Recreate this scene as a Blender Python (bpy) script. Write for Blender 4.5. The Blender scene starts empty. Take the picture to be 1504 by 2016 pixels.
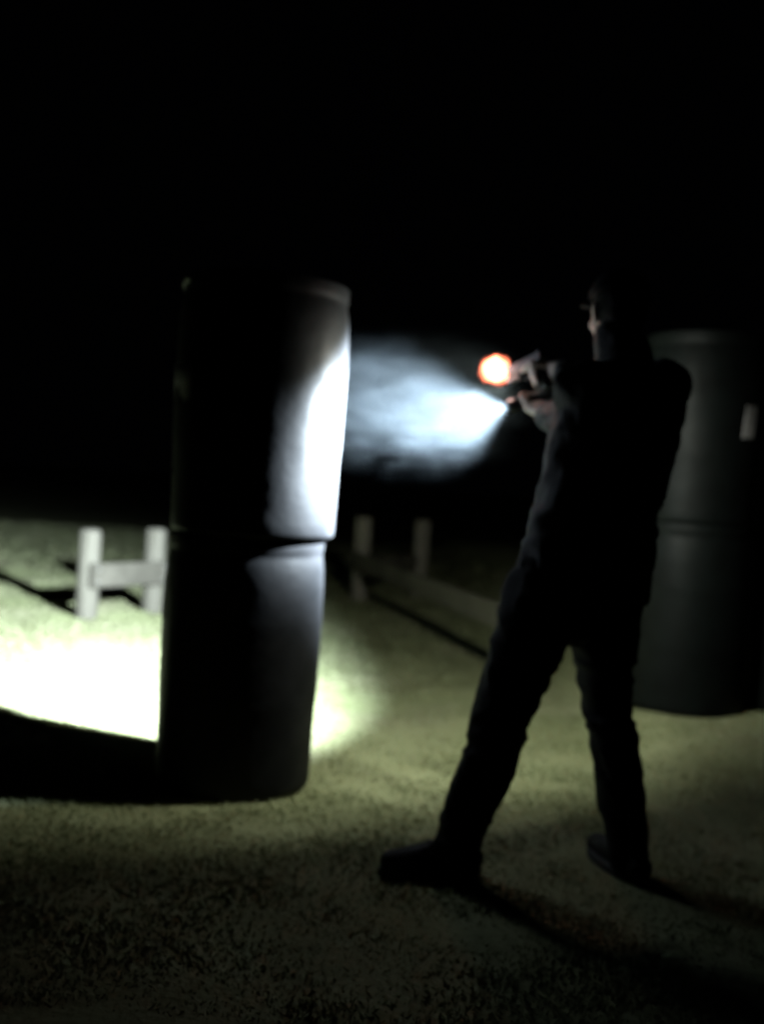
import bpy, bmesh, math, random
import numpy as np
from mathutils import Vector, Matrix, noise, Quaternion

random.seed(7)
rng = np.random.default_rng(7)
scene = bpy.context.scene
C = scene.collection
rad = math.radians

# ------------------------------------------------------------------ camera
F_PX, W_PX, H_PX = 2000.0, 1504.0, 2016.0
CAM_H = 1.10
PITCH, ROLL = rad(1.75), rad(3.8)
FWD = Vector((0, math.cos(PITCH), -math.sin(PITCH)))
R0 = Vector((1, 0, 0)); U0 = Vector((0, math.sin(PITCH), math.cos(PITCH)))
RC = R0 * math.cos(ROLL) + U0 * math.sin(ROLL)
UC = -R0 * math.sin(ROLL) + U0 * math.cos(ROLL)
CAM = Vector((0, 0, CAM_H))
cd = bpy.data.cameras.new('camera')
cam = bpy.data.objects.new('camera', cd); C.objects.link(cam)
M = Matrix((RC, UC, -FWD)).transposed().to_4x4(); M.translation = CAM
cam.matrix_world = M
cd.sensor_fit = 'VERTICAL'; cd.sensor_height = 24; cd.sensor_width = 24 * W_PX / H_PX
cd.lens = F_PX / H_PX * 24
cd.clip_start = 0.05; cd.clip_end = 400
cd.dof.use_dof = True
cd.dof.focus_distance = 1.70
cd.dof.aperture_fstop = (cd.lens / 1000.0) / 0.0215      # a slightly missed focus, as a phone does in the dark
scene.camera = cam

# ------------------------------------------------------------------ night sky, exposure
wd = bpy.data.worlds.new('World'); scene.world = wd; wd.use_nodes = True
nt = wd.node_tree; nt.nodes.clear()
wo = nt.nodes.new('ShaderNodeOutputWorld'); bg = nt.nodes.new('ShaderNodeBackground')
bg.inputs['Color'].default_value = (0.5, 0.55, 0.75, 1)
bg.inputs['Strength'].default_value = 0.0004
nt.links.new(bg.outputs[0], wo.inputs[0])
vs = scene.view_settings
vs.view_transform = 'Standard'; vs.look = 'None'; vs.gamma = 1; vs.exposure = 0
vs.use_curve_mapping = False
scene.cycles.use_denoising = True
scene.cycles.volume_bounces = 1
scene.cycles.max_bounces = 8
scene.cycles.sample_clamp_indirect = 6

# lamp powers: hand torch (hot spot), added weapon light (spill), muzzle flash
TORCH_HOT, ADDED_SPILL, FLASH = 8200.0, 124.0, 2.2

def at(px, py, d):
    return CAM + d * (FWD + RC * ((px - W_PX / 2) / F_PX) + UC * ((H_PX / 2 - py) / F_PX))

def sstep(a, b, x):
    t = np.clip((x - a) / (b - a), 0, 1); return t * t * (3 - 2 * t)

def ground_z(x, y):
    x = np.asarray(x, float); y = np.asarray(y, float)
    z = 0.13 * sstep(0.9, 1.35, x) * sstep(3.4, 4.4, y)
    z = z + 0.012 * np.sin(x * 2.1 + 1.3) * np.sin(y * 1.7) + 0.006 * np.sin(x * 5.3 + y * 2.2)
    # keep the pads under the drum stack and the shooter level
    for cx, cy, r in ((-0.464, 3.62, 0.55), (0.66, 2.92, 0.75)):
        k = 1 - sstep(r * 0.7, r * 1.3, np.hypot(x - cx, y - cy))
        z = z * (1 - k)
    z = z - 0.3 * sstep(12, 34, y)
    return z

# ------------------------------------------------------------------ helpers
def tag(o, label=None, cat=None, group=None, kind=None):
    if label: o['label'] = label
    if cat: o['category'] = cat
    if group: o['group'] = group
    if kind: o['kind'] = kind
    return o

def empty(name, loc=(0, 0, 0), rz=0.0):
    o = bpy.data.objects.new(name, None); C.objects.link(o)
    o.location = loc; o.rotation_euler = (0, 0, rz); o.empty_display_size = 0.1
    return o

def link_mesh(name, me, mat, parent=None, smooth=True):
    o = bpy.data.objects.new(name, me); C.objects.link(o)
    if mat: me.materials.clear(); me.materials.append(mat)
    if smooth:
        me.polygons.foreach_set('use_smooth', [True] * len(me.polygons))
    if parent: o.parent = parent
    return o

def bm_obj(name, bm, mat, parent=None, smooth=True, sharp=None):
    me = bpy.data.meshes.new(name); bmesh.ops.recalc_face_normals(bm, faces=bm.faces)
    bm.to_mesh(me); bm.free()
    o = link_mesh(name, me, mat, parent, smooth)
    if sharp is not None and smooth:
        me.set_sharp_from_angle(angle=rad(sharp))
    return o

def frame_from(axis, hint=(0, 0, 1)):
    z = Vector(axis).normalized(); h = Vector(hint)
    if abs(z.dot(h)) > 0.98: h = Vector((0, 1, 0))
    x = h.cross(z).normalized(); y = z.cross(x)
    return x, y, z

def loft(bm, rings, cap=True):
    """rings: lists of Vectors, same count each"""
    vr = [[bm.verts.new(p) for p in r] for r in rings]
    n = len(vr[0])
    for a, b in zip(vr, vr[1:]):
        for i in range(n):
            bm.faces.new((a[i], a[(i + 1) % n], b[(i + 1) % n], b[i]))
    if cap:
        bm.faces.new(list(reversed(vr[0]))); bm.faces.new(vr[-1])
    return vr

def capsule(bm, p0, p1, r0, r1, n=16, k=4, flat=None):
    """tapered capsule; flat=(dir, factor) squashes the section along dir"""
    p0 = Vector(p0); p1 = Vector(p1); ax = p1 - p0
    if ax.length < 1e-6: ax = Vector((0, 0, 1e-6))
    x, y, z = frame_from(ax)
    rings = []
    def ring(c, r):
        out = []
        for i in range(n):
            a = 2 * math.pi * i / n
            v = (x * math.cos(a) + y * math.sin(a)) * r
            if flat:
                f = Vector(flat[0]).normalized(); v = v - f * v.dot(f) * (1 - flat[1])
            out.append(c + v)
        return out
    for j in range(k):
        t = math.pi / 2 * (j + 0.35) / (k + 0.35)
        rings.append(ring(p0 - z * r0 * math.cos(t), r0 * math.sin(t)))
    rings.append(ring(p0, r0)); rings.append(ring(p1, r1))
    for j in reversed(range(k)):
        t = math.pi / 2 * (j + 0.35) / (k + 0.35)
        rings.append(ring(p1 + z * r1 * math.cos(t), r1 * math.sin(t)))
    loft(bm, rings)

def chain(bm, pts, n=16, flat=None):
    for (p, r), (q, s) in zip(pts, pts[1:]):
        capsule(bm, p, q, r, s, n=n, flat=flat)

def ellipsoid(bm, c, rx, ry, rz, X=(1, 0, 0), Y=(0, 1, 0), Z=(0, 0, 1), u=20, v=12):
    c = Vector(c); X = Vector(X); Y = Vector(Y); Z = Vector(Z)
    rings = []
    for j in range(1, v):
        t = math.pi * j / v
        rings.append([c + X * rx * math.sin(t) * math.cos(2 * math.pi * i / u)
                      + Y * ry * math.sin(t) * math.sin(2 * math.pi * i / u)
                      - Z * rz * math.cos(t) for i in range(u)])
    loft(bm, rings)

def boxf(bm, c, X, Y, Z, sx, sy, sz, bev=0.0):
    """box with half sizes along frame X Y Z, corners chamfered in the XY section"""
    c = Vector(c); X = Vector(X).normalized(); Y = Vector(Y).normalized(); Z = Vector(Z).normalized()
    b = min(bev, sx * 0.9, sy * 0.9)
    if b > 0:
        sec = [(sx - b, -sy), (sx, -sy + b), (sx, sy - b), (sx - b, sy), (-sx + b, sy), (-sx, sy - b), (-sx, -sy + b), (-sx + b, -sy)]
        ends = [(-sz, b), (-sz + b, 0), (sz - b, 0), (sz, b)]
    else:
        sec = [(sx, -sy), (sx, sy), (-sx, sy), (-sx, -sy)]; ends = [(-sz, 0), (sz, 0)]
    rings = []
    for z, ins in ends:
        rings.append([c + X * (px * (sx - ins) / sx) + Y * (py * (sy - ins) / sy) + Z * z for px, py in sec])
    loft(bm, rings)

def lathe(bm, prof, n=64, c=(0, 0, 0), axis=(0, 0, 1), cap=True):
    c = Vector(c); x, y, z = frame_from(axis)
    rings = [[c + z * h + (x * math.cos(2 * math.pi * i / n) + y * math.sin(2 * math.pi * i / n)) * r for i in range(n)] for r, h in prof]
    loft(bm, rings, cap)

def remeshed(bm, voxel, smooth_it=4, smooth_f=0.5):
    me = bpy.data.meshes.new('tmp'); bmesh.ops.recalc_face_normals(bm, faces=bm.faces)
    bm.to_mesh(me); bm.free()
    o = bpy.data.objects.new('tmp', me); C.objects.link(o)
    m = o.modifiers.new('r', 'REMESH'); m.mode = 'VOXEL'; m.voxel_size = voxel; m.use_smooth_shade = True
    if smooth_it:
        s = o.modifiers.new('s', 'SMOOTH'); s.factor = smooth_f; s.iterations = smooth_it
    bpy.context.view_layer.update()
    dg = bpy.context.evaluated_depsgraph_get()
    out = bpy.data.meshes.new_from_object(o.evaluated_get(dg))
    bpy.data.objects.remove(o); bpy.data.meshes.remove(me)
    return out

def displace(me, fn):
    n = len(me.vertices); co = np.empty(n * 3); no = np.empty(n * 3)
    me.vertices.foreach_get('co', co); me.vertex_normals.foreach_get('vector', no)
    co = co.reshape(-1, 3); no = no.reshape(-1, 3)
    co += no * np.array([fn(Vector(c)) for c in co])[:, None]
    me.vertices.foreach_set('co', co.ravel()); me.update()

# ------------------------------------------------------------------ materials
def mat(name, col, rough=0.8, spec=0.5, col2=None, nscale=4.0, bump=0.0, bscale=60.0, metal=0.0, rough2=None, sheen=0.0, ndetail=6, mapscale=None):
    m = bpy.data.materials.new(name); m.use_nodes = True
    t = m.node_tree; b = t.nodes['Principled BSDF']
    b.inputs['Roughness'].default_value = rough
    b.inputs['Metallic'].default_value = metal
    b.inputs['Specular IOR Level'].default_value = spec
    if sheen: b.inputs['Sheen Weight'].default_value = sheen
    tc = t.nodes.new('ShaderNodeTexCoord'); src = tc.outputs['Object']
    if mapscale:
        mp = t.nodes.new('ShaderNodeMapping'); mp.inputs['Scale'].default_value = mapscale
        t.links.new(src, mp.inputs['Vector']); src = mp.outputs['Vector']
    if col2 is None: col2 = tuple(c * 0.7 for c in col)
    n = t.nodes.new('ShaderNodeTexNoise'); n.inputs['Scale'].default_value = nscale; n.inputs['Detail'].default_value = ndetail
    n.inputs['Roughness'].default_value = 0.6
    t.links.new(src, n.inputs['Vector'])
    r = t.nodes.new('ShaderNodeValToRGB')
    r.color_ramp.elements[0].position = 0.35; r.color_ramp.elements[0].color = (*col2, 1)
    r.color_ramp.elements[1].position = 0.65; r.color_ramp.elements[1].color = (*col, 1)
    t.links.new(n.outputs['Fac'], r.inputs['Fac']); t.links.new(r.outputs['Color'], b.inputs['Base Color'])
    if rough2 is not None:
        mr = t.nodes.new('ShaderNodeMapRange'); mr.inputs['From Min'].default_value = 0.3; mr.inputs['From Max'].default_value = 0.7
        mr.inputs['To Min'].default_value = rough; mr.inputs['To Max'].default_value = rough2
        t.links.new(n.outputs['Fac'], mr.inputs['Value']); t.links.new(mr.outputs[0], b.inputs['Roughness'])
    if bump:
        n2 = t.nodes.new('ShaderNodeTexNoise'); n2.inputs['Scale'].default_value = bscale; n2.inputs['Detail'].default_value = 5
        t.links.new(src, n2.inputs['Vector'])
        bp = t.nodes.new('ShaderNodeBump'); bp.inputs['Strength'].default_value = bump; bp.inputs['Distance'].default_value = 0.01
        t.links.new(n2.outputs['Fac'], bp.inputs['Height']); t.links.new(bp.outputs[0], b.inputs['Normal'])
    return m

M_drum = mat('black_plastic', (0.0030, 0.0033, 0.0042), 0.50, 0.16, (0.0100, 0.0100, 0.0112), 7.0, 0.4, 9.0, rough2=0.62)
M_drum_far = mat('shaded_black_plastic', (0.0016, 0.0022, 0.0020), 0.5, 0.11, (0.0040, 0.0054, 0.0050), 6.0, 0.3, 9.0, rough2=0.65)  # the drum plastic darkened, shade on the right stacks put into its colour
M_bung = mat('bung_plastic', (0.03, 0.03, 0.035), 0.5)
M_wood = mat('weathered_wood', (0.12, 0.112, 0.09), 0.9, 0.2, (0.07, 0.065, 0.05), 5.0, 0.6, 14.0, mapscale=(6, 6, 0.8))
M_board = mat('weathered_board', (0.085, 0.078, 0.062), 0.9, 0.2, (0.05, 0.046, 0.036), 4.0, 0.5, 20.0)
M_wood2 = mat('lit_weathered_wood', (0.26, 0.24, 0.20), 0.9, 0.2, (0.17, 0.155, 0.125), 5.0, 0.6, 14.0, mapscale=(6, 6, 0.8))  # same wood with a lighter colour, standing in for light on the far posts
M_soil = mat('turf_soil', (0.25, 0.26, 0.145), 0.95, 0.1, (0.17, 0.175, 0.09), 2.2, 0.8, 45.0, ndetail=10)
M_jacket = mat('black_jacket_fabric', (0.010, 0.010, 0.012), 0.8, 0.25, (0.007, 0.007, 0.008), 9.0, 0.5, 220.0, sheen=0.1)
M_trouser = mat('black_trouser_fabric', (0.006, 0.006, 0.007), 0.9, 0.15, (0.004, 0.004, 0.005), 9.0, 0.5, 260.0)
M_skin = mat('skin', (0.40, 0.31, 0.26), 0.5, 0.4, (0.32, 0.24, 0.20), 12.0, 0.15, 300.0)
M_shoe = mat('shoe_leather', (0.010, 0.009, 0.009), 0.7, 0.2, None, 9.0, 0.3, 120.0)
M_sole = mat('shoe_sole', (0.03, 0.03, 0.028), 0.8)
M_cap = mat('cap_cloth', (0.005, 0.005, 0.006), 0.95, 0.1, None, 9.0, 0.3, 300.0)
M_hair = mat('hair', (0.005, 0.004, 0.003), 0.8, 0.1, None, 60.0, 0.8, 200.0)
M_gun = mat('blued_steel', (0.05, 0.05, 0.055), 0.35, 0.5, None, 20.0, metal=0.8)
M_poly = mat('gun_polymer', (0.015, 0.015, 0.016), 0.6, 0.4, None, 20.0, 0.5, 500.0)
M_torch = mat('torch_aluminium', (0.04, 0.042, 0.05), 0.38, 0.5, None, 30.0, metal=0.7)
M_paper = mat('drum_label_paper', (0.40, 0.38, 0.38), 0.8, 0.2, (0.18, 0.17, 0.17), 14.0)
M_screw = mat('galvanised_bolt', (0.35, 0.35, 0.34), 0.5, metal=0.8)

# ------------------------------------------------------------------ ground
def build_ground():
    xs = np.unique(np.concatenate([np.linspace(-90, -6, 40), np.linspace(-6, 4, 170), np.linspace(4, 90, 40)]))
    ys = np.unique(np.concatenate([np.linspace(-25, 1, 14), np.linspace(1, 12, 170), np.linspace(12, 40, 60), np.linspace(40, 200, 30)]))
    X, Y = np.meshgrid(xs, ys); Z = ground_z(X, Y)
    for i in range(Z.shape[0]):
        for j in range(Z.shape[1]):
            x, y = X[i, j], Y[i, j]
            if -6.5 < x < 4.5 and 0.5 < y < 12.5:
                Z[i, j] += 0.008 * noise.noise((x * 3.1, y * 3.1, 0.3)) + 0.004 * noise.noise((x * 9, y * 9, 2.0)) - 0.003
    nx, ny = len(xs), len(ys)
    verts = np.stack([X.ravel(), Y.ravel(), Z.ravel()], 1)
    idx = np.arange(nx * ny).reshape(ny, nx)
    faces = np.stack([idx[:-1, :-1].ravel(), idx[:-1, 1:].ravel(), idx[1:, 1:].ravel(), idx[1:, :-1].ravel()], 1)
    me = bpy.data.meshes.new('ground'); me.from_pydata(verts.tolist(), [], faces.tolist())
    o = link_mesh('ground', me, M_soil)
    tag(o, 'bare turf soil of the night range under short grass', None, kind='structure')
build_ground()

def grass_material():
    m = bpy.data.materials.new('grass_blades'); m.use_nodes = True
    t = m.node_tree; b = t.nodes['Principled BSDF']; b.inputs['Roughness'].default_value = 0.7
    b.inputs['Specular IOR Level'].default_value = 0.25
    tc = t.nodes.new('ShaderNodeTexCoord')
    n = t.nodes.new('ShaderNodeTexNoise'); n.inputs['Scale'].default_value = 1.7; n.inputs['Detail'].default_value = 5
    n2 = t.nodes.new('ShaderNodeTexNoise'); n2.inputs['Scale'].default_value = 45; n2.inputs['Detail'].default_value = 2
    for q in (n, n2): t.links.new(tc.outputs['Object'], q.inputs['Vector'])
    r = t.nodes.new('ShaderNodeValToRGB'); cr = r.color_ramp
    cr.elements[0].position = 0.32; cr.elements[0].color = (0.18, 0.205, 0.095, 1)
    cr.elements[1].position = 0.68; cr.elements[1].color = (0.285, 0.27, 0.18, 1)
    e = cr.elements.new(0.5); e.color = (0.245, 0.265, 0.14, 1)
    mx = t.nodes.new('ShaderNodeMath'); mx.operation = 'MULTIPLY_ADD'; mx.inputs[1].default_value = 0.45; 
    sub = t.nodes.new('ShaderNodeMath'); sub.operation = 'MULTIPLY_ADD'; sub.inputs[1].default_value = 0.75; sub.inputs[2].default_value = -0.10
    t.links.new(n.outputs['Fac'], sub.inputs[0])
    t.links.new(n2.outputs['Fac'], mx.inputs[0]); t.links.new(sub.outputs[0], mx.inputs[2])
    t.links.new(mx.outputs[0], r.inputs['Fac']); t.links.new(r.outputs['Color'], b.inputs['Base Color'])
    return m
M_grass = grass_material()

def build_grass():
    zones = [(2.0, 5.2, 170000, 0.011, 0.0024), (5.2, 10.0, 80000, 0.015, 0.0045), (10.0, 18.0, 40000, 0.025, 0.009)]
    V = []; Fc = []; base = 0
    for y0, y1, n, h, w in zones:
        y = np.sqrt(rng.uniform(y0 ** 2, y1 ** 2, n)); x = rng.uniform(-0.46, 0.46, n) * y + rng.normal(0, 0.1, n)
        # clumpy: thin out by a cheap pattern
        keep = (np.sin(x * 7 + 2 * np.sin(y * 5)) * np.sin(y * 9 + 1.5 * np.sin(x * 6)) + rng.normal(0, 0.5, n)) > -0.55
        keep &= np.hypot(x + 0.464, y - 3.62) > 0.272
        x, y = x[keep], y[keep]; n = len(x)
        z = ground_z(x, y) - 0.004
        a = rng.uniform(0, 2 * np.pi, n); hh = h * rng.uniform(0.45, 1.35, n) ; ww = w * rng.uniform(0.7, 1.4, n)
        dx, dy = np.cos(a), np.sin(a); b = rng.uniform(0, 2 * np.pi, n); lean = hh * rng.uniform(0.3, 1.3, n)
        p0 = np.stack([x - dx * ww, y - dy * ww, z], 1); p1 = np.stack([x + dx * ww, y + dy * ww, z], 1)
        p2 = np.stack([x + dx * ww * 0.7 + np.cos(b) * lean * 0.4, y + dy * ww * 0.7 + np.sin(b) * lean * 0.4, z + hh * 0.6], 1)
        p3 = np.stack([x + np.cos(b) * lean, y + np.sin(b) * lean, z + hh], 1)
        vv = np.stack([p0, p1, p2, p3], 1).reshape(-1, 3)
        V.append(vv); k = np.arange(n) * 4 + base
        Fc.append(np.stack([k, k + 1, k + 2, k + 3], 1)); base += 4 * n
    V = np.concatenate(V); Fc = np.concatenate(Fc)
    me = bpy.data.meshes.new('grass')
    me.vertices.add(len(V)); me.vertices.foreach_set('co', V.ravel())
    me.loops.add(len(Fc) * 4); me.loops.foreach_set('vertex_index', Fc.ravel())
    me.polygons.add(len(Fc)); me.polygons.foreach_set('loop_start', np.arange(len(Fc)) * 4)
    me.update(calc_edges=True)
    o = link_mesh('grass', me, M_grass, smooth=False)
    tag(o, 'short dry mown grass covering the range ground', 'grass', kind='stuff')
build_grass()

# ------------------------------------------------------------------ fences far behind
def post_mesh(h, r=0.078):
    bm = bmesh.new()
    prof = [(r * 1.02, -0.15), (r, 0.0), (r * 0.99, h * 0.5), (r * 0.97, h - 0.03), (r * 0.9, h - 0.012), (r * 0.7, h - 0.002), (r * 0.3, h)]
    rings = []
    n = 20
    for rr, z in prof:
        rings.append([Vector((rr * (1 + 0.03 * noise.noise((math.cos(a) * 2, math.sin(a) * 2, z * 2))) * math.cos(a),
                              rr * (1 + 0.03 * noise.noise((math.cos(a) * 2 + 5, math.sin(a) * 2, z * 2))) * math.sin(a), z))
                      for a in [2 * math.pi * i / n for i in range(n)]])
    loft(bm, rings)
    return bm

def on_ground(px, d):
    p = at(px, 1100, d); return Vector((p.x, p.y, float(ground_z(p.x, p.y))))

def add_post(parent, p, h, r=0.078, m=None):
    o = bm_obj('post', post_mesh(h, r), m or M_wood, parent); o.location = p - parent.location; return o

def add_board(parent, a, b, z0, z1, th=0.04, off=0.0):
    bm = bmesh.new()
    a = Vector((a.x, a.y, 0)); b = Vector((b.x, b.y, 0)); d = (b - a).normalized(); nrm = Vector((d.y, -d.x, 0))
    c = (a + b) / 2 + nrm * off
    boxf(bm, c + Vector((0, 0, (z0 + z1) / 2)), nrm, (0, 0, 1), d, th / 2, (z1 - z0) / 2, (b - a).length / 2 + 0.05, 0.006)
    bmesh.ops.translate(bm, verts=bm.verts, vec=-Vector(parent.location))
    o = bm_obj('board', bm, M_board, parent, smooth=False)
    for e in (a, b):
        for zz in (z0 + 0.04, z1 - 0.04):
            bb = bmesh.new()
            lathe(bb, [(0.008, 0), (0.008, 0.004), (0.004, 0.006)], 10, e + nrm * (off + th / 2) + Vector((0, 0, zz)), nrm)
            bmesh.ops.translate(bb, verts=bb.verts, vec=-Vector(parent.location))
            bm_obj('bolt', bb, M_screw, o)
    return o

pA = on_ground(176, 7.19); pB = on_ground(305, 7.66)
f1 = empty('wooden_barrier', pA)
tag(f1, 'pale wooden post and board barrier catching torchlight left of the near drum stack', 'fence', 'low wooden barriers behind the drums')
add_post(f1, pA, 0.63); add_post(f1, pB, 0.63)
add_board(f1, pA, pB, 0.22, 0.39, off=0.10)

pC = on_ground(712, 9.3); pD = on_ground(828, 10.0); pE = on_ground(1045, 5.6)
f2 = empty('wooden_barrier', pC)
tag(f2, 'dim wooden barrier with a long sloping board between the near drums and the shooter', 'fence', 'low wooden barriers behind the drums')
add_post(f2, pC, 0.76, m=M_wood2); add_post(f2, pD, 0.76, m=M_wood2); add_post(f2, pE, 0.60)
add_board(f2, pC, pD, 0.26, 0.40, off=0.0, th=0.035)
add_board(f2, pC, pE, 0.31, 0.45, off=0.10)

# ------------------------------------------------------------------ drums
def drum(name_loc, rz, label, group, lean=(0, 0), seed=0, m=None):
    m = m or M_drum
    root = empty('plastic_drum', name_loc, rz)
    root.rotation_euler = (lean[0], lean[1], rz); root.scale = (0.985, 0.985, 1)
    tag(root, label, 'drum', group)
    h = 0.88
    P = [(0.262, 0.004), (0.275, 0.0), (0.2825, 0.006), (0.285, 0.018), (0.2855, 0.055), (0.2855, 0.075), (0.287, 0.12),
         (0.289, 0.20), (0.291, 0.285), (0.2925, 0.30), (0.293, 0.32), (0.294, 0.45),
         (0.2955, 0.56), (0.2970, 0.58), (0.2965, 0.60), (0.294, 0.70), (0.290, 0.765),
         (0.2845, 0.805), (0.282, 0.816), (0.282, 0.824), (0.284, 0.832), (0.286, 0.842), (0.286, 0.866), (0.285, 0.876), (0.278, 0.880),
         (0.272, 0.877), (0.269, 0.868), (0.266, 0.858)]
    n = 96; bm = bmesh.new(); rings = []
    # subdivide the profile so that dents can show
    prof = []
    for (r0, z0), (r1, z1) in zip(P, P[1:]):
        k = max(1, int((z1 - z0) / 0.03))
        for j in range(k): t = j / k; prof.append((r0 + (r1 - r0) * t, z0 + (z1 - z0) * t))
    prof.append(P[-1])
    for r, z in prof:
        ring = []
        for i in range(n):
            a = 2 * math.pi * i / n; c, s = math.cos(a), math.sin(a)
            amp = 0.004 * min(1, max(0, (z - 0.07) / 0.1)) * min(1, max(0, (0.8 - z) / 0.1))
            d = amp * noise.noise((c * 1.3 + seed * 7, s * 1.3, z * 3)) + amp * 0.3 * noise.noise((c * 5 + seed, s * 5, z * 9))
            ring.append(Vector(((r + d) * c, (r + d) * s, z)))
        rings.append(ring)
    loft(bm, rings, cap=False)
    # floor of the drum
    bot = [v for v in bm.verts if abs(v.co.z - 0.004) < 1e-4][:n]
    bm.faces.new([bm.verts[i] for i in range(n)]) if bm.verts.ensure_lookup_table() is None else None
    bm_obj('body', bm, m, root, sharp=50)
    bm = bmesh.new()
    lathe(bm, [(0.2655, 0.845), (0.2655, 0.852), (0.23, 0.856), (0.20, 0.850), (0.02, 0.850)], 64)
    bm_obj('lid', bm, m, root, sharp=40)
    for a in (0.4, 0.4 + math.pi):
        bm = bmesh.new()
        lathe(bm, [(0.036, 0.8505), (0.036, 0.862), (0.032, 0.866), (0.022, 0.866), (0.021, 0.859), (0.004, 0.859)], 24, (0.19 * math.cos(a), 0.19 * math.sin(a), 0))
        bm_obj('bung', bm, M_bung, root, sharp=40)
    return root

SX, SY = -0.471, 3.62
g0 = float(ground_z(SX, SY))
near_low = drum((SX, SY, g0), rad(30), 'lower black drum of the near stack, standing on the grass left of the shooter', 'stacked plastic drums', seed=1)
near_up = drum((SX + 0.016, SY, g0 + 0.884), rad(100), 'upper black drum of the near stack, its side blown white by the torch beam', 'stacked plastic drums', seed=2)
RX, RY = 1.50, 4.88
g1 = float(ground_z(RX, RY)) + 0.0
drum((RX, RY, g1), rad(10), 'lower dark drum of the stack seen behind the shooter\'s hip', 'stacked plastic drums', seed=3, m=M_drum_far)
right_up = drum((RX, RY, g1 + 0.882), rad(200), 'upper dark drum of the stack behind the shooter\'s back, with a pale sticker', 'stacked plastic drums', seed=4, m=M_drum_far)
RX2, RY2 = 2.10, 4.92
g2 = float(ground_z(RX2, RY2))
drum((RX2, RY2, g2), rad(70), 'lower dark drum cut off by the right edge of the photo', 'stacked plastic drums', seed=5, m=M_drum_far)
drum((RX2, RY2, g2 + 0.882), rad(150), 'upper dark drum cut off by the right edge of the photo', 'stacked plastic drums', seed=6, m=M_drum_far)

def patch(parent, name, prz, a0, a1, z0, z1, r0, r1, m, skew, label):
    # curved sheet lying on the drum wall between two angles and two heights
    bm = bmesh.new(); n, k = 10, 8; grid = []
    for j in range(k + 1):
        row = []
        for i in range(n + 1):
            u, v = i / n, j / k
            edge = rad(0.5) * noise.noise((v * 6, name.__len__() + (0 if u < 0.5 else 5), 0))
            a = a0 + (a1 - a0) * u + skew * (v - 0.5) + edge * (1 - abs(2 * u - 1) * 0) ; z = z0 + (z1 - z0) * v; r = r0 + (r1 - r0) * v
            row.append(bm.verts.new((r * math.cos(a), r * math.sin(a), z)))
        grid.append(row)
    for j in range(k):
        for i in range(n): bm.faces.new((grid[j][i], grid[j][i + 1], grid[j + 1][i + 1], grid[j + 1][i]))
    bmesh.ops.rotate(bm, verts=bm.verts, cent=(0, 0, 0), matrix=Matrix.Rotation(-prz, 3, 'Z'))
    o = bm_obj(name, bm, m, parent)
    md = o.modifiers.new('s', 'SOLIDIFY'); md.thickness = 0.001
    o['label'] = label
near_low.scale = (0.955, 0.955, 1)
near_up.scale = (1.012, 1.012, 1)
M_edge_light = mat('painted_edge_light', (0.85, 0.85, 0.88), 0.7, 0.4, (0.65, 0.68, 0.68), 7.0)  # pale bands: light along the upper drum's left edge, put into the colour
patch(right_up, 'sticker', rad(200), rad(-69), rad(-54), 0.40, 0.55, 0.2985, 0.2985, M_paper, rad(3), 'pale worn paper sticker')
patch(near_up, 'light_band', rad(100), rad(160), rad(226), 0.03, 0.57, 0.2800, 0.3000, M_edge_light, 0, 'pale band standing in for bounced light down the drum side')
patch(near_up, 'light_band', rad(100), rad(180), rad(214), 0.845, 0.865, 0.2895, 0.2895, M_edge_light, 0, 'short pale band standing in for a spot of light on the rim')

# ------------------------------------------------------------------ aim
AIM = Vector((-0.50, 0.84, -0.25)).normalized()        # where the pistol points
SIDE = AIM.cross(Vector((0, 0, 1))).normalized()        # shooter's right
UPV = SIDE.cross(AIM).normalized()
MUZZLE = at(1002, 733, 3.56)
TORCH_TIP = at(1004, 800, 3.52)
T_AIM = Vector((-0.83, 0.52, -0.27)).normalized()
T_SIDE = T_AIM.cross(Vector((0, 0, 1))).normalized(); T_UP = T_SIDE.cross(T_AIM).normalized()

# ------------------------------------------------------------------ shooter
SHO = {}
person = empty('person', (0.68, 2.92, float(ground_z(0.68, 2.92))))
tag(person, 'dark-clothed shooter seen from behind in a wide stance, aiming a flashing pistol over a torch', 'person')
PL = Vector(person.location)

# joints
hipL, hipR = at(1072, 1170, 2.88), at(1190, 1165, 2.98)
kneeL, kneeR = at(992, 1395, 2.84), at(1192, 1385, 2.98)
ankL, ankR = at(893, 1630, 2.88), at(1238, 1670, 2.95)
ankL.z = 0.115; ankR.z = 0.10
pelvis = at(1132, 1150, 2.93); waist = at(1170, 1030, 2.93); chest = at(1212, 860, 2.94)
shL, shR = at(1148, 765, 2.86), at(1308, 760, 3.05)
neck0, neck1 = at(1232, 725, 2.97), at(1218, 668, 3.01)
elL, elR = at(1140, 838, 3.12), at(1215, 830, 3.26)
headc = at(1214, 618, 3.035)
FACE = Vector((-0.28, 0.95, -0.12)).normalized()
F_S = FACE.cross(Vector((0, 0, 1))).normalized(); F_U = F_S.cross(FACE).normalized()

GRIP_TOP = MUZZLE - AIM * 0.150 - UPV * 0.022     # where the grip meets the frame
GAX = (-UPV * 0.95 - AIM * 0.28).normalized()     # down the grip
TB = TORCH_TIP - T_AIM * 0.095                     # torch held here
wrR = GRIP_TOP + GAX * 0.045 - AIM * 0.085 + SIDE * 0.012
wrL = TB - T_AIM * 0.035 - T_UP * 0.060 + T_SIDE * -0.030

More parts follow.
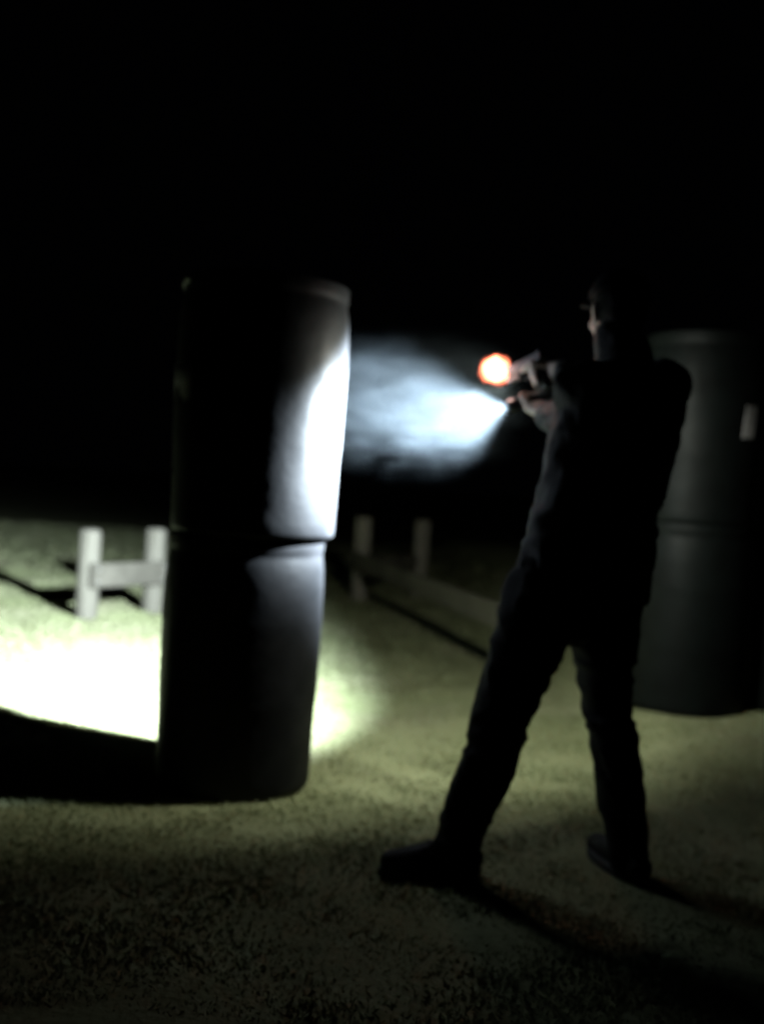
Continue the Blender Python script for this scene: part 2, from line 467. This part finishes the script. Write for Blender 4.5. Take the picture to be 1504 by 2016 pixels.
def add_hand(bm, centre, axis, fwd, palm_dir, R, wrist, spread=0.0208, thumb=True):
    """fist round a bar: axis = along the bar from index to little finger, fwd = side the knuckles
    wrap over, palm_dir = the side the palm lies on"""
    axis = axis.normalized(); fwd = (fwd - axis * fwd.dot(axis)).normalized()
    pd = (palm_dir - axis * palm_dir.dot(axis) - fwd * palm_dir.dot(fwd)).normalized()
    lens = [0.0, 0.003, 0.001, -0.004]
    for i in range(4):
        c = centre + axis * (i - 1.5) * spread
        rr = [0.0102, 0.0102, 0.0098, 0.0088][i]
        def P(deg, R_): a = rad(deg); return c + fwd * math.cos(a) * R_ + pd * math.sin(a) * R_
        e = lens[i]
        pts = [(P(120, R + 0.012), rr * 1.15), (P(66, R + 0.011 + e), rr * 1.12), (P(2, R + 0.009 + e), rr * 1.0), (P(-58, R + 0.007), rr * 0.92), (P(-100 - 400 * e, R + 0.006), rr * 0.78)]
        chain(bm, pts, n=12)
    # palm: slab between knuckles and wrist
    k0 = centre + pd * (R + 0.012) + fwd * 0.010
    k1 = centre + pd * (R + 0.004) - fwd * (R + 0.010)
    for s in (-1.3, -0.45, 0.45, 1.25):
        capsule(bm, k0 + axis * s * spread, k1 + axis * s * spread * 0.8, 0.0150, 0.0170, n=12)
        capsule(bm, k1 + axis * s * spread * 0.8, wrist, 0.0170, 0.026, n=12)
    if thumb:
        t0 = centre - fwd * (R + 0.006) - axis * 1.1 * spread
        t1 = centre - fwd * R * 0.55 - pd * (R + 0.009) - axis * 1.9 * spread
        t2 = t1 + fwd * 0.030 - axis * 0.004
        t3 = t2 + fwd * 0.024
        chain(bm, [(t0, 0.015), (t1, 0.0115), (t2, 0.0102), (t3, 0.0085)], n=12)

def lerp(a, b, t): return a + (b - a) * t

def ell_ring(c, X, Y, rx, ry, n=28): return [c + X * rx * math.cos(2 * math.pi * i / n) + Y * ry * math.sin(2 * math.pi * i / n) for i in range(n)]

bodyX, bodyY = Vector((0.86, 0.51, 0)), Vector((-0.51, 0.86, 0))      # across the shoulders, out of the chest

def build_body():
    bm = bmesh.new()
    # trunk
    secs = [(pelvis - Vector((0, 0, 0.06)), 0.150, 0.105), (pelvis, 0.165, 0.115), (waist, 0.150, 0.105), (lerp(waist, chest, 0.5), 0.158, 0.112), (chest, 0.172, 0.120),
            (lerp(shL, shR, 0.5) - Vector((0, 0, 0.02)), 0.165, 0.10), (lerp(shL, shR, 0.5) + Vector((0, 0, 0.03)), 0.10, 0.075)]
    loft(bm, [ell_ring(c, bodyX, bodyY, a, b) for c, a, b in secs])
    chain(bm, [(neck0, 0.062), (neck1, 0.056), (headc - Vector((0, 0, 0.02)), 0.058)])
    for h, k, a in ((hipL, kneeL, ankL), (hipR, kneeR, ankR)):
        chain(bm, [(h, 0.085), (k, 0.055)]); calf = lerp(k, a, 0.35) - bodyY * 0.015
        chain(bm, [(k, 0.054), (calf, 0.055), (a, 0.036)])
    for a, f in ((ankL, footL), (ankR, footR)):
        g = Vector((a.x, a.y, 0)); chain(bm, [(a, 0.034), (g + f * 0.0 + Vector((0, 0, 0.058)), 0.030), (g + f * 0.10 + Vector((0, 0, 0.046)), 0.026), (g + f * 0.15 + Vector((0, 0, 0.040)), 0.020)])
    for s, e, w in ((shL, elL, wrL), (shR, elR, wrR)):
        chain(bm, [(s, 0.058), (e, 0.042), (lerp(e, w, 0.3), 0.042), (w, 0.027)])
    # head: skull, brow, cheeks, jaw, nose, lips, ears
    hX, hY, hZ = F_S, FACE, F_U
    H = lambda x, y, z: headc + hX * x + hY * y + hZ * z
    ellipsoid(bm, H(0, -0.012, 0.030), 0.074, 0.093, 0.085, hX, hY, hZ)
    ellipsoid(bm, H(0, 0.030, -0.015), 0.061, 0.060, 0.085, hX, hY, hZ)
    capsule(bm, H(-0.042, 0.010, -0.060), H(0, 0.068, -0.088), 0.024, 0.021); capsule(bm, H(0.042, 0.010, -0.060), H(0, 0.068, -0.088), 0.024, 0.021)
    capsule(bm, H(-0.034, 0.072, 0.022), H(0.034, 0.072, 0.022), 0.013, 0.013)
    for s in (-1, 1):
        ellipsoid(bm, H(s * 0.040, 0.060, -0.022), 0.020, 0.018, 0.018, hX, hY, hZ)
        ellipsoid(bm, H(s * 0.030, 0.078, 0.004), 0.012, 0.008, 0.009, hX, hY, hZ)
        capsule(bm, H(s * 0.076, -0.008, 0.012), H(s * 0.072, 0.002, -0.026), 0.011, 0.007); capsule(bm, H(s * 0.082, -0.016, 0.010), H(s * 0.078, -0.006, -0.018), 0.007, 0.005)
    chain(bm, [(H(0, 0.082, 0.012), 0.008), (H(0, 0.104, -0.020), 0.010), (H(0, 0.084, -0.026), 0.009)])
    for s in (-1, 1): ellipsoid(bm, H(s * 0.011, 0.090, -0.024), 0.008, 0.009, 0.007, hX, hY, hZ)
    capsule(bm, H(-0.017, 0.082, -0.050), H(0.017, 0.082, -0.050), 0.006, 0.006); capsule(bm, H(-0.014, 0.082, -0.060), H(0.014, 0.082, -0.060), 0.0065, 0.0065)
    # hands
    add_hand(bm, GRIP_TOP + GAX * 0.043, GAX, AIM, SIDE, 0.020, wrR)
    add_hand(bm, TB, -T_AIM, T_SIDE + T_UP * 0.3, -T_UP, 0.0145, wrL)
    me = remeshed(bm, 0.0052, 3, 0.5)
    me.transform(Matrix.Translation(-PL))
    link_mesh('body', me, M_skin, person)
footL = Vector((-0.985, -0.17, 0)).normalized()
footR = Vector((-0.32, 0.95, 0)).normalized()
build_body()

def fold(scale, amp, stretch=(1, 1, 1), seed=0.0):
    def f(co):
        p = Vector((co.x * scale * stretch[0] + seed, co.y * scale * stretch[1], co.z * scale * stretch[2]))
        q = Vector((noise.noise(p * 0.5) * 1.6, 0, noise.noise(p * 0.5 + Vector((9, 1, 4))) * 1.6))
        v = noise.noise(p + q)
        return amp * (1 - abs(v) * 3.0) + amp * 0.35 * noise.noise(p * 2.7)
    return f

def build_trousers():
    bm = bmesh.new()
    secs = [(pelvis + Vector((0, 0, 0.075)), 0.180, 0.130), (pelvis, 0.190, 0.140), (pelvis - Vector((0, 0, 0.06)), 0.180, 0.135)]
    loft(bm, [ell_ring(c, bodyX, bodyY, a, b) for c, a, b in secs])
    g = lerp(hipL, hipR, 0.5) - Vector((0, 0, 0.05)); capsule(bm, g, g, 0.10, 0.09)
    cuffL, cuffR = ankL + Vector((0.008, 0, -0.035)), ankR + Vector((0, 0.0, -0.035))
    def leg(h, k, c, rs, back):
        m1 = lerp(h, k, 0.5); m2 = lerp(k, c, 0.35) + back
        chain(bm, [(h, rs[0]), (m1, rs[1]), (k, rs[2]), (m2, rs[3]), (lerp(k, c, 0.8), rs[4]), (c, rs[5])], n=20)
    leg(hipL - Vector((0, 0, 0.01)), kneeL, cuffL, (0.118, 0.098, 0.082, 0.076, 0.066, 0.060), Vector((0.01, -0.01, 0)))
    leg(hipR - Vector((0, 0, 0.01)), kneeR, cuffR, (0.118, 0.092, 0.069, 0.068, 0.064, 0.058), Vector((0.01, -0.01, 0)))
    me = remeshed(bm, 0.009, 4, 0.5)
    f1 = fold(9, 0.008, (1, 1, 1.5)); displace(me, f1)
    me.transform(Matrix.Translation(-PL))
    link_mesh('trousers', me, M_trouser, person)
build_trousers()

def build_jacket():
    bm = bmesh.new()
    top = lerp(shL, shR, 0.5)
    hem = at(1148, 1140, 2.93)
    secs = [(hem - Vector((0, 0, 0.06)), 0.212, 0.150), (hem, 0.216, 0.155), (lerp(hem, waist, 0.5), 0.208, 0.152), (waist, 0.198, 0.148), (lerp(waist, chest, 0.5), 0.193, 0.148), (chest, 0.205, 0.150),
            (top - Vector((0, 0, 0.03)), 0.205, 0.130), (top + Vector((0, 0, 0.035)), 0.145, 0.090), (top + Vector((0, 0, 0.065)), 0.080, 0.075)]
    loft(bm, [ell_ring(c, bodyX, bodyY, a, b) for c, a, b in secs])
    for s, e, w in ((shL, elL, wrL), (shR, elR, wrR)):
        cuff = lerp(w, e, 0.12)
        chain(bm, [(s, 0.080), (lerp(s, e, 0.5), 0.072), (e, 0.062), (lerp(e, w, 0.45), 0.055), (cuff, 0.042)], n=18)
    # raised collar
    chain(bm, [(neck0, 0.076), (lerp(neck0, neck1, 0.95), 0.070)])
    me = remeshed(bm, 0.009, 4, 0.5)
    displace(me, fold(8, 0.010, (1, 1, 1.2), 3.0))
    me.transform(Matrix.Translation(-PL))
    j = link_mesh('jacket', me, M_jacket, person)
build_jacket()

def build_shoe(a, f):
    s = f.cross(Vector((0, 0, 1))).normalized(); base = Vector((a.x, a.y, 0.0))
    bm = bmesh.new()
    chain(bm, [(base - f * 0.055 + Vector((0, 0, 0.050)), 0.038), (base + f * 0.03 + Vector((0, 0, 0.052)), 0.042), (base + f * 0.11 + Vector((0, 0, 0.042)), 0.040), (base + f * 0.175 + Vector((0, 0, 0.036)), 0.032)], n=20)
    chain(bm, [(base + Vector((0, 0, 0.06)) - f * 0.015, 0.046), (base + Vector((0, 0, 0.135)) - f * 0.01, 0.048)], n=20)
    for t in range(4):   # laces bulge
        c = base + f * (0.045 + 0.02 * t) + Vector((0, 0, 0.100 - 0.009 * t)); capsule(bm, c - s * 0.02, c + s * 0.02, 0.006, 0.006, n=8)
    me = remeshed(bm, 0.006, 3, 0.5)
    for v in me.vertices:
        if v.co.z < 0.018: v.co.z = 0.018
    me.transform(Matrix.Translation(-PL))
    o = link_mesh('shoe', me, M_shoe, person)
    bm = bmesh.new(); outline = []
    for i in range(36):
        t = 2 * math.pi * i / 36; L = 0.150 * math.cos(t); w = 0.046 + 0.006 * math.cos(t) - 0.006 * math.cos(2 * t)
        outline.append(base + f * (0.060 + L) + s * w * math.sin(t))
    rings = []
    for z, k in ((0.001, 0.96), (0.004, 1.0), (0.020, 1.0), (0.024, 0.95)):
        rings.append([base + f * 0.06 + (p - base - f * 0.06) * k + Vector((0, 0, z)) for p in outline])
    loft(bm, rings); bmesh.ops.translate(bm, verts=bm.verts, vec=-PL)
    bm_obj('sole', bm, M_sole, o, sharp=40)
build_shoe(ankL, footL); build_shoe(ankR, footR)

def build_head_things():
    hX, hY, hZ = F_S, FACE, F_U
    H = lambda x, y, z: headc + hX * x + hY * y + hZ * z
    # short hair round the back and sides
    bm = bmesh.new()
    ellipsoid(bm, H(0, -0.024, 0.026), 0.080, 0.094, 0.090, hX, hY, hZ)
    ellipsoid(bm, H(0, -0.050, -0.020), 0.062, 0.055, 0.055, hX, hY, hZ)
    me = remeshed(bm, 0.006, 3)
    displace(me, lambda c: 0.002 * noise.noise(c * 120) + 0.002 * noise.noise(c * 50))
    me.transform(Matrix.Translation(-PL)); link_mesh('hair', me, M_hair, person)
    # cap with brim
    bm = bmesh.new(); rings = []
    for k in range(9):
        t = k / 8 * math.pi / 2 * 0.97
        rings.append(ell_ring(H(0, -0.012, 0.050) + hZ * 0.078 * math.sin(t), hX, hY, 0.086 * math.cos(t), 0.104 * math.cos(t), 40))
    loft(bm, rings)
    bmesh.ops.translate(bm, verts=bm.verts, vec=-PL)
    cp = bm_obj('cap', bm, M_cap, person)
    bm = bmesh.new(); n = 14; top = []; bot = []
    for i in range(n + 1):
        t = math.pi * i / n; x = 0.078 * math.cos(t); y = 0.072 * math.sin(t)
        top.append(H(x, 0.068 + y, 0.056 - 0.9 * x * x * 2 - 0.004)); bot.append(top[-1] - hZ * 0.004)
    loft(bm, [bot, top]); bmesh.ops.translate(bm, verts=bm.verts, vec=-PL)
    bm_obj('brim', bm, M_cap, cp, smooth=False)
    bm = bmesh.new(); lathe(bm, [(0.008, 0), (0.007, 0.004), (0.003, 0.006)], 12, H(0, -0.012, 0.127) - PL, hZ); bm_obj('button', bm, M_cap, cp)
    for s in (-1, 1):
        bm = bmesh.new(); ellipsoid(bm, H(s * 0.030, 0.083, 0.006) - PL, 0.0105, 0.008, 0.0085, hX, hY, hZ)
        m = M_eye; bm_obj('eye', bm, m, person)
M_eye = mat('eye_white', (0.6, 0.58, 0.55), 0.2, 0.5)
build_head_things()

# ------------------------------------------------------------------ pistol
def emission_mat(name, col, s):
    m = bpy.data.materials.new(name); m.use_nodes = True; t = m.node_tree; t.nodes.clear()
    o = t.nodes.new('ShaderNodeOutputMaterial'); e = t.nodes.new('ShaderNodeEmission')
    e.inputs['Color'].default_value = (*col, 1); e.inputs['Strength'].default_value = s
    t.links.new(e.outputs[0], o.inputs[0]); return m

def add_spot(nm, pw, ang, bl, loc, aim, col=(0.76, 0.90, 1.0)):
    ld = bpy.data.lights.new(nm, 'SPOT'); ld.energy = pw; ld.color = col; ld.spot_size = rad(ang); ld.spot_blend = bl; ld.shadow_soft_size = 0.012
    lo = bpy.data.objects.new(nm, ld); C.objects.link(lo); lo.location = loc; lo.rotation_euler = aim.to_track_quat('-Z', 'Y').to_euler()

def build_pistol():
    root = empty('pistol', MUZZLE - AIM * 0.09)
    L = Vector(root.location)
    tag(root, 'black semi-automatic pistol in the shooter\'s right hand, firing above the torch', 'pistol')
    def fin(name, bm, m, parent=root, **k):
        bmesh.ops.translate(bm, verts=bm.verts, vec=-L); return bm_obj(name, bm, m, parent, **k)
    G = lambda a, s, u: MUZZLE + AIM * a + SIDE * s + UPV * u
    bm = bmesh.new(); boxf(bm, G(-0.093, 0, 0.004), SIDE, UPV, AIM, 0.0130, 0.0130, 0.090, 0.003)
    sl = fin('slide', bm, M_gun, smooth=False)
    bm = bmesh.new()
    boxf(bm, G(-0.164, 0, 0.005), SIDE, UPV, AIM, 0.0137, 0.010, 0.014, 0)
    fin('serrated_grip', bm, M_gun, sl, smooth=False)
    bm = bmesh.new(); lathe(bm, [(0.0045, -0.02), (0.0078, -0.02), (0.0078, 0.003), (0.0045, 0.003), (0.0045, -0.02)], 24, G(0, 0, 0.006), AIM, cap=False)
    fin('barrel', bm, M_gun, sharp=40)
    bm = bmesh.new(); boxf(bm, G(-0.012, 0, 0.0195), SIDE, UPV, AIM, 0.0016, 0.0028, 0.003, 0); fin('front_sight', bm, M_gun, smooth=False)
    bm = bmesh.new()
    boxf(bm, G(-0.172, 0, 0.0185), SIDE, UPV, AIM, 0.0095, 0.0015, 0.004, 0)
    fin('rear_sight', bm, M_gun, smooth=False)
    bm = bmesh.new(); boxf(bm, G(-0.085, 0, -0.0165), SIDE, UPV, AIM, 0.0115, 0.0072, 0.078, 0.003); fin('frame', bm, M_poly, smooth=False)
    gx = SIDE; gz = GAX; gy = gz.cross(gx).normalized()
    bm = bmesh.new(); boxf(bm, GRIP_TOP + GAX * 0.045, gx, gy, gz, 0.0135, 0.024, 0.052, 0.006); gp = fin('grip', bm, M_poly, smooth=False)
    bm = bmesh.new(); boxf(bm, GRIP_TOP + GAX * 0.101, gx, gy, gz, 0.0145, 0.026, 0.004, 0.002); fin('magazine_base', bm, M_poly, gp, smooth=False)
    bm = bmesh.new(); pts = [G(-0.075, 0, -0.024), G(-0.076, 0, -0.044), G(-0.086, 0, -0.052), G(-0.110, 0, -0.053), G(-0.124, 0, -0.046)]
    chain(bm, [(p, 0.0032) for p in pts], n=8); fin('trigger_guard', bm, M_poly)
    bm = bmesh.new(); chain(bm, [(G(-0.105, 0, -0.022), 0.0028), (G(-0.101, 0, -0.034), 0.0025), (G(-0.103, 0, -0.044), 0.0018)], n=8); fin('trigger', bm, M_gun)
    # small weapon light added under the muzzle to throw the wide weak spill
    bm = bmesh.new(); boxf(bm, G(-0.035, 0, -0.034), SIDE, UPV, AIM, 0.0125, 0.0095, 0.030, 0.003); wl = fin('added_weapon_light', bm, M_poly, smooth=False)
    bm = bmesh.new(); lathe(bm, [(0.0115, -0.01), (0.0125, -0.004), (0.0125, 0.004), (0.0105, 0.005), (0.0100, 0.002)], 28, G(-0.002, 0, -0.034), AIM)
    bz = fin('added_lamp_bezel', bm, M_torch, wl, sharp=30)
    add_spot('added_spill_beam', ADDED_SPILL, 178, 0.5, G(0.012, 0, -0.034), Vector((-0.42, 0.86, -0.28)).normalized(), (0.94, 1.0, 0.86))
build_pistol()

# ------------------------------------------------------------------ torch
def build_torch():
    root = empty('torch', TB); L = Vector(root.location)
    tag(root, 'lit metal hand torch held under the pistol in the shooter\'s left hand', 'torch')
    def fin(name, bm, m, parent=root, **k):
        bmesh.ops.translate(bm, verts=bm.verts, vec=-L); return bm_obj(name, bm, m, parent, **k)
    T = TORCH_TIP
    bm = bmesh.new(); lathe(bm, [(0.010, -0.165), (0.0125, -0.163), (0.0125, -0.150), (0.0135, -0.148), (0.0135, -0.060), (0.0125, -0.055), (0.0125, -0.045)], 32, T, T_AIM)
    b = fin('tube', bm, M_torch, sharp=30)
    bm = bmesh.new()
    lathe(bm, [(r, -0.145 + 0.08 * i / 16) for i, r in enumerate([0.0137, 0.0144] * 8)], 24, T, T_AIM)
    fin('knurling', bm, M_torch, b, sharp=30)
    bm = bmesh.new(); lathe(bm, [(0.0128, -0.050), (0.017, -0.042), (0.0225, -0.030), (0.0235, -0.028), (0.0235, 0.0), (0.0215, 0.002), (0.0205, 0.0), (0.0195, -0.004), (0.006, -0.022)], 40, T, T_AIM)
    h = fin('bezel', bm, M_torch, sharp=30)
    bm = bmesh.new(); lathe(bm, [(0.0190, -0.0050), (0.0190, -0.0035), (0.001, -0.0035)], 32, T, T_AIM)
    fin('lens', bm, emission_mat('lit_lens', (0.85, 0.94, 1.0), 60), h)
    bm = bmesh.new(); lathe(bm, [(0.007, -0.170), (0.007, -0.164)], 16, T, T_AIM); fin('tail_switch', bm, M_poly)
    add_spot('torch_beam', TORCH_HOT, 98, 0.95, T + T_AIM * 0.010, T_AIM)
build_torch()

# ------------------------------------------------------------------ muzzle flash and smoke
def build_flash():
    c = at(975, 729, 3.60)
    bm = bmesh.new(); ellipsoid(bm, (0, 0, 0), 1, 1, 1, u=28, v=18)
    m = bpy.data.materials.new('burning_powder'); m.use_nodes = True; t = m.node_tree; t.nodes.clear()
    o = t.nodes.new('ShaderNodeOutputMaterial'); e = t.nodes.new('ShaderNodeEmission'); tc = t.nodes.new('ShaderNodeTexCoord')
    ln = t.nodes.new('ShaderNodeVectorMath'); ln.operation = 'LENGTH'; t.links.new(tc.outputs['Object'], ln.inputs[0])
    r = t.nodes.new('ShaderNodeMapRange'); r.interpolation_type = 'SMOOTHSTEP'
    r.inputs['From Min'].default_value = 1.40; r.inputs['From Max'].default_value = 0.85; r.inputs['To Min'].default_value = 0; r.inputs['To Max'].default_value = 420
    nz = t.nodes.new('ShaderNodeTexNoise'); nz.inputs['Scale'].default_value = 2.0; nz.inputs['Detail'].default_value = 3
    t.links.new(tc.outputs['Object'], nz.inputs['Vector'])
    ma = t.nodes.new('ShaderNodeMath'); ma.operation = 'MULTIPLY_ADD'; ma.inputs[1].default_value = 1.0
    t.links.new(nz.outputs['Fac'], ma.inputs[0]); t.links.new(ln.outputs['Value'], ma.inputs[2])
    t.links.new(ma.outputs[0], r.inputs['Value']); t.links.new(r.outputs[0], e.inputs['Strength'])
    e.inputs['Color'].default_value = (1.0, 0.20, 0.10, 1); t.links.new(e.outputs[0], o.inputs['Volume'])
    ob = bm_obj('muzzle_flash', bm, m); ob.location = c; ob.scale = (0.064, 0.062, 0.062)
    tag(ob, 'round white and orange muzzle flash bursting in front of the pistol', 'muzzle flash')
    ld = bpy.data.lights.new('flash_light', 'POINT'); ld.energy = FLASH; ld.color = (1.0, 0.92, 0.84); ld.shadow_soft_size = 0.04
    lo = bpy.data.objects.new('flash_light', ld); C.objects.link(lo); lo.location = c
build_flash()

def build_smoke():
    c = at(800, 792, 3.72)
    bm = bmesh.new(); ellipsoid(bm, (0, 0, 0), 1, 1, 1, u=32, v=20)
    m = bpy.data.materials.new('gun_smoke'); m.use_nodes = True; t = m.node_tree; t.nodes.clear()
    o = t.nodes.new('ShaderNodeOutputMaterial'); v = t.nodes.new('ShaderNodeVolumePrincipled'); tc = t.nodes.new('ShaderNodeTexCoord')
    v.inputs['Color'].default_value = (0.72, 0.86, 0.97, 1); v.inputs['Anisotropy'].default_value = 0.1
    nz = t.nodes.new('ShaderNodeTexNoise'); nz.inputs['Scale'].default_value = 2.1; nz.inputs['Detail'].default_value = 4; nz.inputs['Distortion'].default_value = 0.9
    t.links.new(tc.outputs['Object'], nz.inputs['Vector'])
    # distort the radius with noise so the edge billows
    ln = t.nodes.new('ShaderNodeVectorMath'); ln.operation = 'LENGTH'; t.links.new(tc.outputs['Object'], ln.inputs[0])
    ad = t.nodes.new('ShaderNodeMath'); ad.operation = 'MULTIPLY_ADD'; ad.inputs[1].default_value = 2.0; 
    t.links.new(nz.outputs['Fac'], ad.inputs[0])
    sb = t.nodes.new('ShaderNodeMath'); sb.operation = 'SUBTRACT'; sb.inputs[1].default_value = 0.97
    t.links.new(ln.outputs['Value'], sb.inputs[0]); t.links.new(sb.outputs[0], ad.inputs[2])
    r = t.nodes.new('ShaderNodeMapRange'); r.interpolation_type = 'SMOOTHSTEP'
    r.inputs['From Min'].default_value = 1.0; r.inputs['From Max'].default_value = 0.45; r.inputs['To Min'].default_value = 0; r.inputs['To Max'].default_value = 0.0115
    t.links.new(ad.outputs[0], r.inputs['Value'])
    sx = t.nodes.new('ShaderNodeSeparateXYZ'); t.links.new(tc.outputs['Object'], sx.inputs[0])
    gx = t.nodes.new('ShaderNodeMapRange'); gx.inputs['From Min'].default_value = -0.9; gx.inputs['From Max'].default_value = 0.7
    gx.inputs['To Min'].default_value = 1.15; gx.inputs['To Max'].default_value = 0.85; t.links.new(sx.outputs['X'], gx.inputs['Value'])
    wn = t.nodes.new('ShaderNodeTexNoise'); wn.inputs['Scale'].default_value = 3.4; wn.inputs['Detail'].default_value = 4; wn.inputs['Distortion'].default_value = 1.2
    mp = t.nodes.new('ShaderNodeMapping'); mp.inputs['Scale'].default_value = (0.55, 1.0, 1.3); t.links.new(tc.outputs['Object'], mp.inputs['Vector']); t.links.new(mp.outputs[0], wn.inputs['Vector'])
    wr = t.nodes.new('ShaderNodeMapRange'); wr.inputs['From Min'].default_value = 0.35; wr.inputs['From Max'].default_value = 0.68; wr.inputs['To Min'].default_value = 0.2; wr.inputs['To Max'].default_value = 1.7
    t.links.new(wn.outputs['Fac'], wr.inputs['Value'])
    m1 = t.nodes.new('ShaderNodeMath'); m1.operation = 'MULTIPLY'; m2 = t.nodes.new('ShaderNodeMath'); m2.operation = 'MULTIPLY'
    t.links.new(r.outputs[0], m1.inputs[0]); t.links.new(gx.outputs[0], m1.inputs[1])
    t.links.new(m1.outputs[0], m2.inputs[0]); t.links.new(wr.outputs[0], m2.inputs[1])
    ed = t.nodes.new('ShaderNodeMapRange'); ed.interpolation_type = 'SMOOTHSTEP'; ed.inputs['From Min'].default_value = 1.0; ed.inputs['From Max'].default_value = 0.55
    t.links.new(ln.outputs['Value'], ed.inputs['Value'])
    m3 = t.nodes.new('ShaderNodeMath'); m3.operation = 'MULTIPLY'; t.links.new(m2.outputs[0], m3.inputs[0]); t.links.new(ed.outputs[0], m3.inputs[1])
    t.links.new(m3.outputs[0], v.inputs['Density'])
    t.links.new(v.outputs[0], o.inputs['Volume'])
    ob = bm_obj('gun_smoke', bm, m); ob.location = c; ob.scale = (0.60, 0.36, 0.31)
    ob.rotation_euler = (0, 0, rad(-20))
    tag(ob, 'bluish cloud of gun smoke glowing in the torch beam between the pistol and the drums', 'smoke', kind='stuff')
build_smoke()
